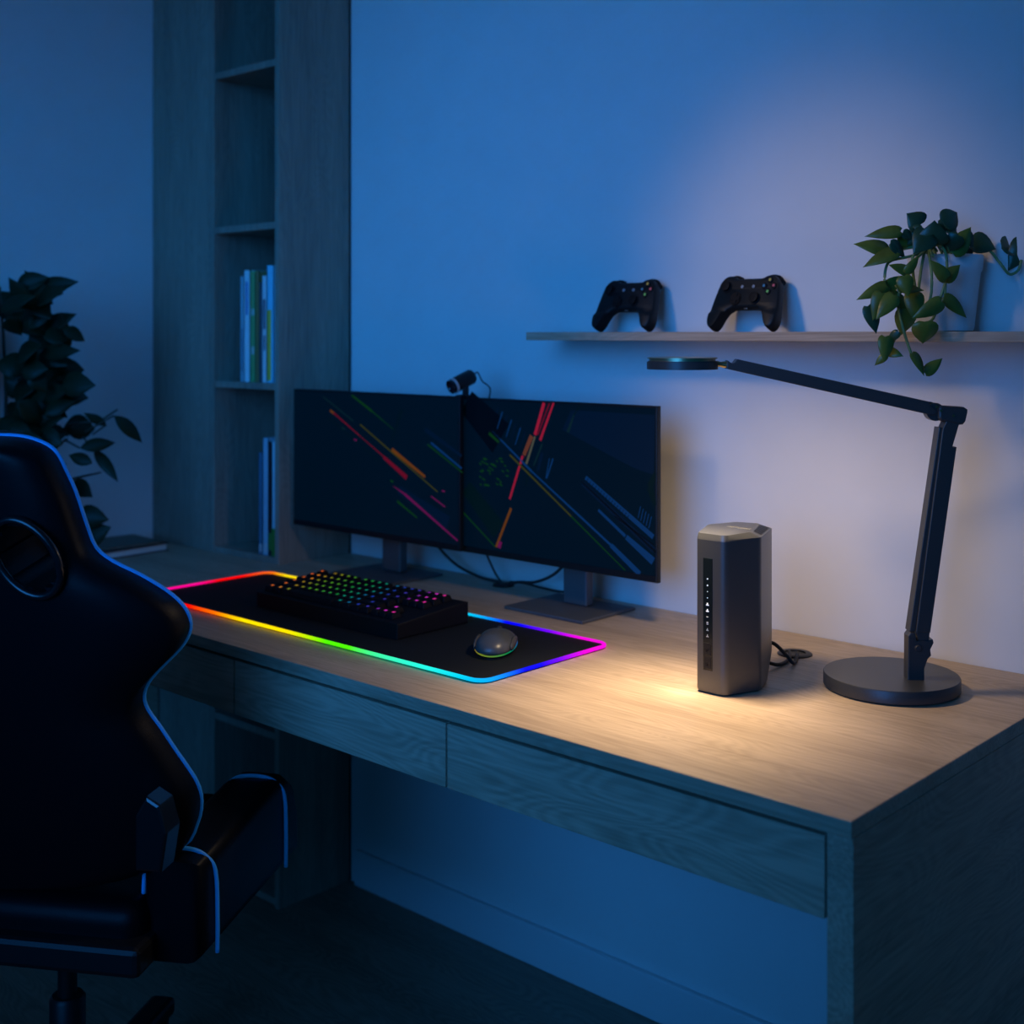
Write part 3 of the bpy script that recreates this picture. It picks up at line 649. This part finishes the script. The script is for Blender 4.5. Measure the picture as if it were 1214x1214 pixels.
MB().lathe([(0, .0037), (HR-.003, .0037), (HR-.003, .0068), (HR-.0005, .0070), (HR-.0005, .0084), (HR-.004, .0092), (0, .0094)], 72, rot=Th).build('head_cap', M['cap'], hd, world=False, smooth=35)
MB().lathe([(0, -.0062), (.043, -.0062), (.044, -.0050), (0, -.0046)], 48, rot=Th).build('diffuser', M['lampglow'], hd, world=False, smooth=40, label='glowing warm white light panel')
c = lp(855.5, 432); m = MB(); m.lathe([(0, -.0105), (.0038, -.0105), (.0046, -.006), (.0034, -.002), (.0048, .003), (.0048, .008), (0, .008)], 20, rot=Matrix.Translation(c) @ Matrix.Rotation(PI/2+.1, 4, 'Y')); m.build('head_joint', M['brass'], lm, world=False, smooth=40)
lamp_head_world = MW[lm] @ Vector((hc.x, PD, hc.z-.0072))

# ------------------------------------------------------------------ wall shelf
SZ0, SZ1, SY0, SX0, SX1 = 1.2385, 1.2535, 1.746, -1.565, .25
sh = MB().box(SX0, SX1, SY0, WALL_Y-.0005, SZ0, SZ1, .0008, 1).build('wall_shelf', M['oak'])
tag(recenter(sh), 'light oak floating wall shelf above the router, holding two gamepads and a plant', 'shelf')

# ------------------------------------------------------------------ gamepads
def gamepad(label, X, Y, rz=0):
    lean = math.radians(23)
    R3 = (Matrix.Rotation(rz, 3, 'Z') @ Matrix.Rotation(PI/2-lean, 3, 'X'))      # local x right, y up the face, z out of the face
    t = thing('game_controller', label, 'game controller', (X, Y, SZ1+.0026), rot=R3, group='gamepads on the wall shelf'); t.scale = (.87, 1.0, .92)
    half = [(0, .0915), (.026, .0915), (.034, .0945), (.046, .0965), (.056, .093), (.064, .083), (.069, .068), (.0735, .045), (.0765, .024), (.0755, .010), (.070, .001), (.0625, -.0015), (.056, .003), (.049, .015), (.042, .027), (.033, .0345), (.020, .037), (0, .037)]
    out = half+[(-x, y) for x, y in half[::-1]][1:-1]
    sm = spline([Vector((*p, 0)) for p in out], 3, True)
    b = bmesh.new(); rings = []
    cz = Vector((0, .062, 0))
    def th(p):    # handles are fuller towards the front tip
        return .010 if p.y > .03 else .013
    for k, (sc, zz) in enumerate([(.74, -1.0), (.90, -.86), (.985, -.5), (1, 0), (.985, .5), (.93, .86), (.80, 1.0)]):
        ring = []
        for p in sm:
            nrm = Vector((p.x, 0, 0)); arm = Vector((math.copysign(.056, p.x) if abs(p.x) > .03 else p.x*.7, max(min(p.y, .080), .012) if abs(p.x) > .03 else .064, 0))
            q = arm+(p-arm)*sc; ring.append(b.verts.new((q.x, q.y, zz*th(p)*(1.4 if zz > 0 else .75)+(0 if p.y > .03 else .001))))
        rings.append(ring)
    for a, c in zip(rings, rings[1:]):
        for i in range(len(a)): b.faces.new((a[i], a[(i+1) % len(a)], c[(i+1) % len(a)], c[i]))
    from mathutils.geometry import tessellate_polygon
    for ring in (rings[0], rings[-1]):
        for tri in tessellate_polygon([[v.co for v in ring]]): b.faces.new([ring[i] for i in tri])
    bmesh.ops.recalc_face_normals(b, faces=b.faces)
    m = MB(); m._add(b); m.build('body', M['ctrl'], t, world=False, smooth=50)
    zt = .0142
    for sx, sy in ((-.047, .074), (.022, .052)):
        m = MB(); m.lathe([(.0115, -.002), (.0105, .001), (.006, .0015), (.006, .0055), (.0088, .0065), (.0092, .0085), (.0075, .0092), (0, .0075)], 24, rot=Matrix.Translation((sx, sy, zt))); m.build('thumbstick', M['stick'], t, world=False, smooth=40)
    m = MB(); m.lathe([(.0125, -.002), (.0120, .0012), (0, .0006)], 24, rot=Matrix.Translation((-.022, .052, zt))); m.box(-.0255, -.0185, .042, .062, zt-.001, zt+.003, .0008); m.box(-.032, -.012, .0485, .0555, zt-.001, zt+.0031, .0008); m.build('direction_pad', M['stick'], t, world=False)
    for dx, dy, n, c in ((0, -.0105, 'green', (.25, .8, .35)), (.0105, 0, 'red', (.75, .18, .38)), (-.0105, 0, 'blue', (.08, .35, .95)), (0, .0105, 'yellow', (.65, .62, .25))):
        m = MB(); T = Matrix.Translation((.047+dx, .074+dy, zt)); m.lathe([(.0052, -.002), (.0052, .0022), (.0042, .003), (0, .0032)], 18, rot=T)
        m.mi = 1; m.box(-.0022, .0022, -.0022, .0022, .0031, .0036, rot=T); m.build('face_button', [M['stick'], glow('pad_'+n, c, .22)], t, world=False, smooth=40, label=n+' face button')
    for dx in (-.0125, .0125):
        m = MB(); m.lathe([(.003, -.001), (.003, .0014), (0, .0018)], 14, rot=Matrix.Translation((dx, .074, zt))); m.build('menu_button', plain('menu', (.25, .27, .30), .4), t, world=False, smooth=40)
    for s in (-1, 1):
        m = MB(); m.tube([(s*.028, .0925, -.002), (s*.040, .0965, -.003), (s*.052, .0950, -.005), (s*.062, .086, -.007)], .0058, 10, smooth_n=5); m.build('bumper', M['stick'], t, world=False)
    m = MB(); m.box(-.004, .004, .0365, .0385, .004, .0075, .0008); m.build('audio_port', M['metal'], t, world=False)
gamepad('left black game controller leaning on the wall, nearer the shelf end', -1.381, 1.803, math.radians(0))
gamepad('right black game controller leaning on the wall, between the other one and the plant', -1.131, 1.803, math.radians(0))

# ------------------------------------------------------------------ trailing plant
PP = Vector((-.787, 1.812, SZ1+.0003)); TPp = Matrix.Translation(PP)
pt = thing('trailing_plant', 'trailing green pothos in a white pot on the wall shelf', 'plant', PP)
MB().lathe([(.036, 0), (.039, .001), (.0405, .004), (.0495, .087), (.0520, .090), (.0540, .110), (.0530, .1125), (.050, .1125), (.049, .100), (0, .100)], 56, rot=TPp).build('pot', M['pot'], pt, smooth=40)
MB().lathe([(.0488, .1002), (.03, .104), (0, .106)], 28, rot=TPp).build('soil', M['soil'], pt, smooth=60)
K2 = 1/4.78; g = MB(); r3 = random.Random(11)
def P2(x, y, d): return at(960+x*K2, 260+y*K2, d)
lv = [((505,70),(330,88),64,0),((430,180),(275,130),86,0),((485,190),(318,250),76,0),((460,140),(548,208),66,1),((665,85),(600,180),120,1),((690,130),(710,20),140,1),((815,185),(915,48),95,0),((840,95),(755,185),86,1),
      ((925,130),(1050,160),110,1),((1090,150),(1190,180),110,1),((1214,130),(1140,275),110,1),((552,298),(465,258),55,0),((545,298),(622,212),50,0),((770,335),(692,238),66,0),((765,338),(850,262),70,0),((430,380),(285,445),66,0),
      ((430,425),(545,320),100,0),((500,392),(648,392),56,0),((405,425),(368,560),88,0),((475,438),(388,552),80,0),((330,500),(385,635),86,1),((585,425),(600,562),96,0),((738,470),(602,556),80,0),((545,512),(525,652),104,0),
      ((650,585),(645,702),124,0),((765,445),(892,548),66,0),((425,672),(430,798),80,0),((500,640),(440,695),44,1),((448,752),(522,770),50,0),((582,768),(655,872),58,0),((658,868),(750,790),58,0),((430,770),(372,825),40,0),
      ((530,75),(580,110),50,1),((640,60),(560,140),90,1),((760,60),(820,20),100,1),((870,90),(930,150),80,1),((620,30),(560,-30),110,1),((760,20),(840,-40),110,1),((500,120),(590,150),60,0),((900,160),(865,205),60,1),((700,60),(780,120),90,1),((530,330),(560,430),80,0),((480,450),(560,500),70,0)]
mats = [0, 1]
for (bx, by), (tx, ty), w, k in lv:
    d = (1.775 if by > 200 else 1.80)+r3.uniform(-.02, .02)
    if bx > 880: d = 1.86
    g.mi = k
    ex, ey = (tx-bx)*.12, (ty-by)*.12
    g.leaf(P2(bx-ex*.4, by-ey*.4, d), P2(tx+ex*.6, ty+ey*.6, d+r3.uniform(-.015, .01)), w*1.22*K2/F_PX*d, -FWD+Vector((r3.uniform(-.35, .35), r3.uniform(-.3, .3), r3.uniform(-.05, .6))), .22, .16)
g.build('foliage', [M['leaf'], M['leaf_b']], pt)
g = MB()
for pts in ([(660,175),(600,225),(550,280),(512,390),(502,500),(535,640),(560,720),(578,768)], [(650,180),(630,290),(612,420),(590,430)], [(672,175),(690,300),(690,400),(678,470)], [(725,120),(772,200),(772,335),(735,460),(700,560),(660,590)],
            [(800,190),(900,130),(1010,170),(1080,250),(1130,310),(1180,290),(1200,230)], [(650,190),(545,215),(455,238),(428,290),(425,360)], [(640,150),(520,170),(480,190)], [(700,210),(665,130),(690,100)], [(640,190),(585,210),(585,300),(600,400)], [(500,640),(470,700),(440,750)], [(770,335),(765,440)], [(425,360),(425,440)]):
    g.tube([P2(x, y, (1.79 if y > 190 else 1.81)+(.05 if x > 880 else 0)) for x, y in pts], .0021, 7, smooth_n=6)
for k in range(7):
    a = k*.9; g.tube([PP+Vector((.02*math.cos(a), .02*math.sin(a), .10)), PP+Vector((.022*math.cos(a), .02*math.sin(a)-.01, .135)), P2(600+k*30, 170+10*(k % 3), 1.81)], .0021, 7, smooth_n=5)
g.build('stem', M['stem'], pt)

# ------------------------------------------------------------------ gaming chair
TH = math.radians(32); CH = Vector((-1.635, .740, 0))
ch = thing('gaming_chair', 'black gaming chair with blue piping, seen from behind at the desk', 'chair', CH, TH)
TL = math.radians(10); ZC = .85
def cp(u, v, w=0.0):
    """point of the backrest: u across, v up its slope, w towards the sitter; wings bend forward"""
    bend = max(0, abs(u)-.10)**2
    return Vector((u, -math.sin(TL)*v+(w+bend)*math.cos(TL), ZC+math.cos(TL)*v+(w+bend)*math.sin(TL)))
OUT = [(.0, .268), (.02, .266), (.0395, .2645), (.0612, .2640), (.0825, .2609), (.1055, .2523), (.1183, .240), (.1268, .2203), (.1378, .1902), (.1476, .149), (.158, .1144), (.1786, .0949), (.2128, .0746), (.2428, .0518), (.2621, .0297), (.2699, .0083), (.2676, -.0093), (.2552, -.0295), (.2284, -.0556), (.2106, -.0759), (.2036, -.0956), (.2075, -.1151), (.2219, -.1414), (.2384, -.1749), (.252, -.2014), (.2621, -.2247), (.266, -.252), (.258, -.285), (.235, -.318), (.15, -.342), (0, -.35)]
edge = spline([Vector((a, b, 0)) for a, b in OUT], 3)
HOLES = [(sx*.100, .122, .038, .046) for sx in (-1, 1)]
b = bmesh.new(); NS = 24; fr = []; bk_ = []
rows_ = [(v, None) for v in [0]]
# half-width as a function of v: sample the outline densely, rows follow its points
levels = [(p.x, p.y) for p in edge if p.x > .015]
def shell(thick0, thick1, k):
    grid = []
    for hw, v in levels:
        row = []
        for j in range(-NS, NS+1):
            s = j/NS; u = hw*s; e = (1-abs(s)**6)
            row.append((u, v, thick0+thick1*e))
        grid.append(row)
    return grid
back = shell(.004, -.022, 0); front = shell(.041, .030, 1)
bm = bmesh.new()
gv = [[bm.verts.new(cp(*q)) for q in row] for row in back]; gf = [[bm.verts.new(cp(*q)) for q in row] for row in front]
def inhole(u, v): return any(((u-a+math.copysign(.30, a)*(v-b_))/c)**2+((v-b_)/d)**2 < 1 for a, b_, c, d in HOLES)
R_, Cn = len(gv), 2*NS+1
hole = set()
for i in range(R_-1):
    for j in range(Cn-1):
        uu = sum(back[a][c][0] for a in (i, i+1) for c in (j, j+1))/4; vv = sum(back[a][c][1] for a in (i, i+1) for c in (j, j+1))/4
        if inhole(uu, vv): hole.add((i, j))
for i in range(R_-1):
    for j in range(Cn-1):
        if (i, j) in hole:
            for (di, dj), (p, q) in (((-1, 0), ((i, j), (i, j+1))), ((1, 0), ((i+1, j), (i+1, j+1))), ((0, -1), ((i, j), (i+1, j))), ((0, 1), ((i, j+1), (i+1, j+1)))):
                if (i+di, j+dj) not in hole: bm.faces.new((gv[p[0]][p[1]], gv[q[0]][q[1]], gf[q[0]][q[1]], gf[p[0]][p[1]]))
            continue
        bm.faces.new((gv[i][j], gv[i][j+1], gv[i+1][j+1], gv[i+1][j])); bm.faces.new((gf[i][j], gf[i+1][j], gf[i+1][j+1], gf[i][j+1]))
for i in range(R_-1):
    for j in (0, Cn-1): bm.faces.new((gv[i][j], gv[i+1][j], gf[i+1][j], gf[i][j]))
for i in (0, R_-1):
    for j in range(Cn-1): bm.faces.new((gv[i][j], gv[i][j+1], gf[i][j+1], gf[i][j]))
bmesh.ops.recalc_face_normals(bm, faces=bm.faces)
m = MB(); m._add(bm); m.build('backrest', M['leather'], ch, world=False, smooth=55)
loop = [cp(p.x, p.y, .043) for p in edge]+[cp(-p.x, p.y, .043) for p in edge[::-1]][1:-1]
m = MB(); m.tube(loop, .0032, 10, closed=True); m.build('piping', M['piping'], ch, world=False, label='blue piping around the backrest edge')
for a, b_, c, d in HOLES:
    m = MB(); m.tube([cp(a+c*1.12*math.cos(t)-math.copysign(.30, a)*d*math.sin(t), b_+d*1.10*math.sin(t), -.022) for t in [i*2*PI/36 for i in range(36)]], .0055, 10, closed=True); m.build('strap_hole_trim', M['leather2'], ch, world=False, smooth=60, label='glossy black rim of a strap hole')
m = MB()
for sx in (-1, 1): m.box(sx*.075-.010, sx*.075+.010, .064, .068, ZC+.06, ZC+.16, .001)
m.box(-.085, .085, .066, .095, ZC+.05, ZC+.17, .014, 4); m.build('head_cushion', M['leather'], ch, world=False)
# seat
SEAT = .47
m = MB(); m.box(-.21, .21, .045, .47, SEAT-.07, SEAT+.025, .03, 4); m.build('seat', M['leather'], ch, world=False, smooth=60)
for sx in (-1, 1):
    prof = [Vector((y_, SEAT+z_, 0)) for y_, z_ in ((.075, .075), (.20, .082), (.34, .090), (.395, .084), (.432, .058), (.452, .012), (.455, -.06), (.075, -.06))]
    m = MB(); m.prism([(p.x, p.y) for p in prof], .195, .285, .022, 4, rot=Matrix(((0, 0, sx, 0), (1, 0, 0, 0), (0, 1, 0, 0), (0, 0, 0, 1))))
    bm2 = m.b; bmesh.ops.recalc_face_normals(bm2, faces=bm2.faces); m.build('seat_bolster', M['leather'], ch, world=False, smooth=50)
    for yy in (.09, .350):
        m = MB(); m.tube([(sx*u_, yy+dy, SEAT+h_-(.008 if yy < .2 else 0)) for u_, dy, h_ in ((.193, 0, .03), (.196, 0, .066), (.208, .002, .084), (.225, .006, .091), (.255, .012, .090), (.274, .018, .080), (.287, .022, .058), (.288, .026, .0), (.287, .028, -.055))], .0030, 8, smooth_n=6)
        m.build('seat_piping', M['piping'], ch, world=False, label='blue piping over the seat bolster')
    m = MB(); m.prism([(.235*1, 0), (.27, 0), (.278, .05), (.268, .085), (.25, .095), (.235, .07)], -.012, .03, .004, 2, rot=Matrix(((sx, 0, 0, 0), (0, 0, 1, -.005), (0, 1, 0, SEAT+.10), (0, 0, 0, 1))))
    bmesh.ops.recalc_face_normals(m.b, faces=m.b.faces); m.build('hinge_cover', M['leather2'], ch, world=False, label='glossy black hinge cover')
m = MB(); m.box(-.22, .22, .02, .10, SEAT-.06, SEAT-.02, .008); m.box(-.10, .10, .10, .36, SEAT-.10, SEAT-.071, .006); m.build('tilt_frame', M['black'], ch, world=False)
m = MB(); m.T = Matrix.Translation((0, .23, 0)); m.lathe([(.014, .20), (.014, SEAT-.10), (0, SEAT-.10)], 20); m.lathe([(.026, .09), (.026, .26), (.022, .265), (0, .265)], 24); m.build('gas_lift', M['black'], ch, world=False, smooth=40)
for i in range(5):
    a = i*2*PI/5+.3; R2 = Matrix.Translation((0, .23, 0)) @ Matrix.Rotation(a, 4, 'Z')
    m = MB(); m.box(.02, .31, -.022, .022, .075, .105, .008, 2, rot=R2); lg_ = m.build('leg', M['black'], ch, world=False)
    m = MB()
    for sy in (-.018, .018): m.lathe([(0, -.009), (.026, -.009), (.029, -.006), (.029, .006), (.026, .009), (0, .009)], 20, rot=R2 @ Matrix.Translation((.295, sy, .0292)) @ Matrix.Rotation(PI/2, 4, 'X'))
    m.box(.285, .305, -.012, .012, .035, .076, .003, rot=R2); m.build('caster', M['rubber'], lg_, world=False, smooth=40)

# ------------------------------------------------------------------ lights
def area(name, loc, target, size, power, col, shape='SQUARE', spread=None, sy=None):
    l = bpy.data.lights.new(name, 'AREA'); l.energy = power; l.color = col; l.shape = shape; l.size = size
    if sy: l.shape = 'RECTANGLE'; l.size_y = sy
    if spread: l.spread = spread
    o = bpy.data.objects.new(name, l); C.objects.link(o); o.location = loc
    o.rotation_euler = (Vector(target)-Vector(loc)).to_track_quat('-Z', 'Y').to_euler(); return o
area('lamp_light', lamp_head_world, lamp_head_world-Vector((0, 0, 1)), .082, 1.75, (1, .75, .48), 'DISK', math.radians(168))
def spot(name, loc, target, power, col, ang, blend, soft):
    l = bpy.data.lights.new(name, 'SPOT'); l.energy = power; l.color = col; l.spot_size = math.radians(ang); l.spot_blend = blend; l.shadow_soft_size = soft
    o = bpy.data.objects.new(name, l); C.objects.link(o); o.location = loc
    o.rotation_euler = (Vector(target)-Vector(loc)).to_track_quat('-Z', 'Y').to_euler(); return o
spot('lamp_lens_light', lamp_head_world, lamp_head_world+Vector((.02, -.17, -1)), 27, (1, .77, .48), 82, 1.0, .035)
area('blue_room_light', (-.75, -.95, 1.72), (-1.82, 1.87, 1.2), 1.7, 8.8, (.032, .30, 1.0), spread=math.radians(60))
area('blue_corner_fill', (-1.0, .9, 2.45), (-2.72, 1.42, 1.2), .5, .6, (.0, .28, 1.0), spread=math.radians(55))  # added fill with no fitting, keeps the left wall blue behind the plant
spot('shelf_spot', (-1.35, .45, 1.98), (-1.0, WALL_Y, 1.24), 25, (1, .71, .42), 33, 1.0, .11)
w = bpy.data.worlds.new('night'); SC.world = w; w.use_nodes = True
w.node_tree.nodes['Background'].inputs[0].default_value = (.0, .12, .30, 1); w.node_tree.nodes['Background'].inputs[1].default_value = .22

# ------------------------------------------------------------------ camera
cd = bpy.data.cameras.new('camera'); co = bpy.data.objects.new('camera', cd); C.objects.link(co); SC.camera = co
co.location = (0, 0, EYE); co.rotation_euler = (PI/2, 0, YAW)
cd.sensor_width = 36; cd.lens = F_PX/1214*36; cd.shift_y = -(607-HOR)/1214; cd.clip_start = .02
cd.dof.use_dof = True; cd.dof.focus_distance = 1.76; cd.dof.aperture_fstop = 3.6
SC.view_settings.view_transform = 'Standard'; SC.view_settings.look = 'None'; SC.view_settings.exposure = 0; SC.view_settings.gamma = 1
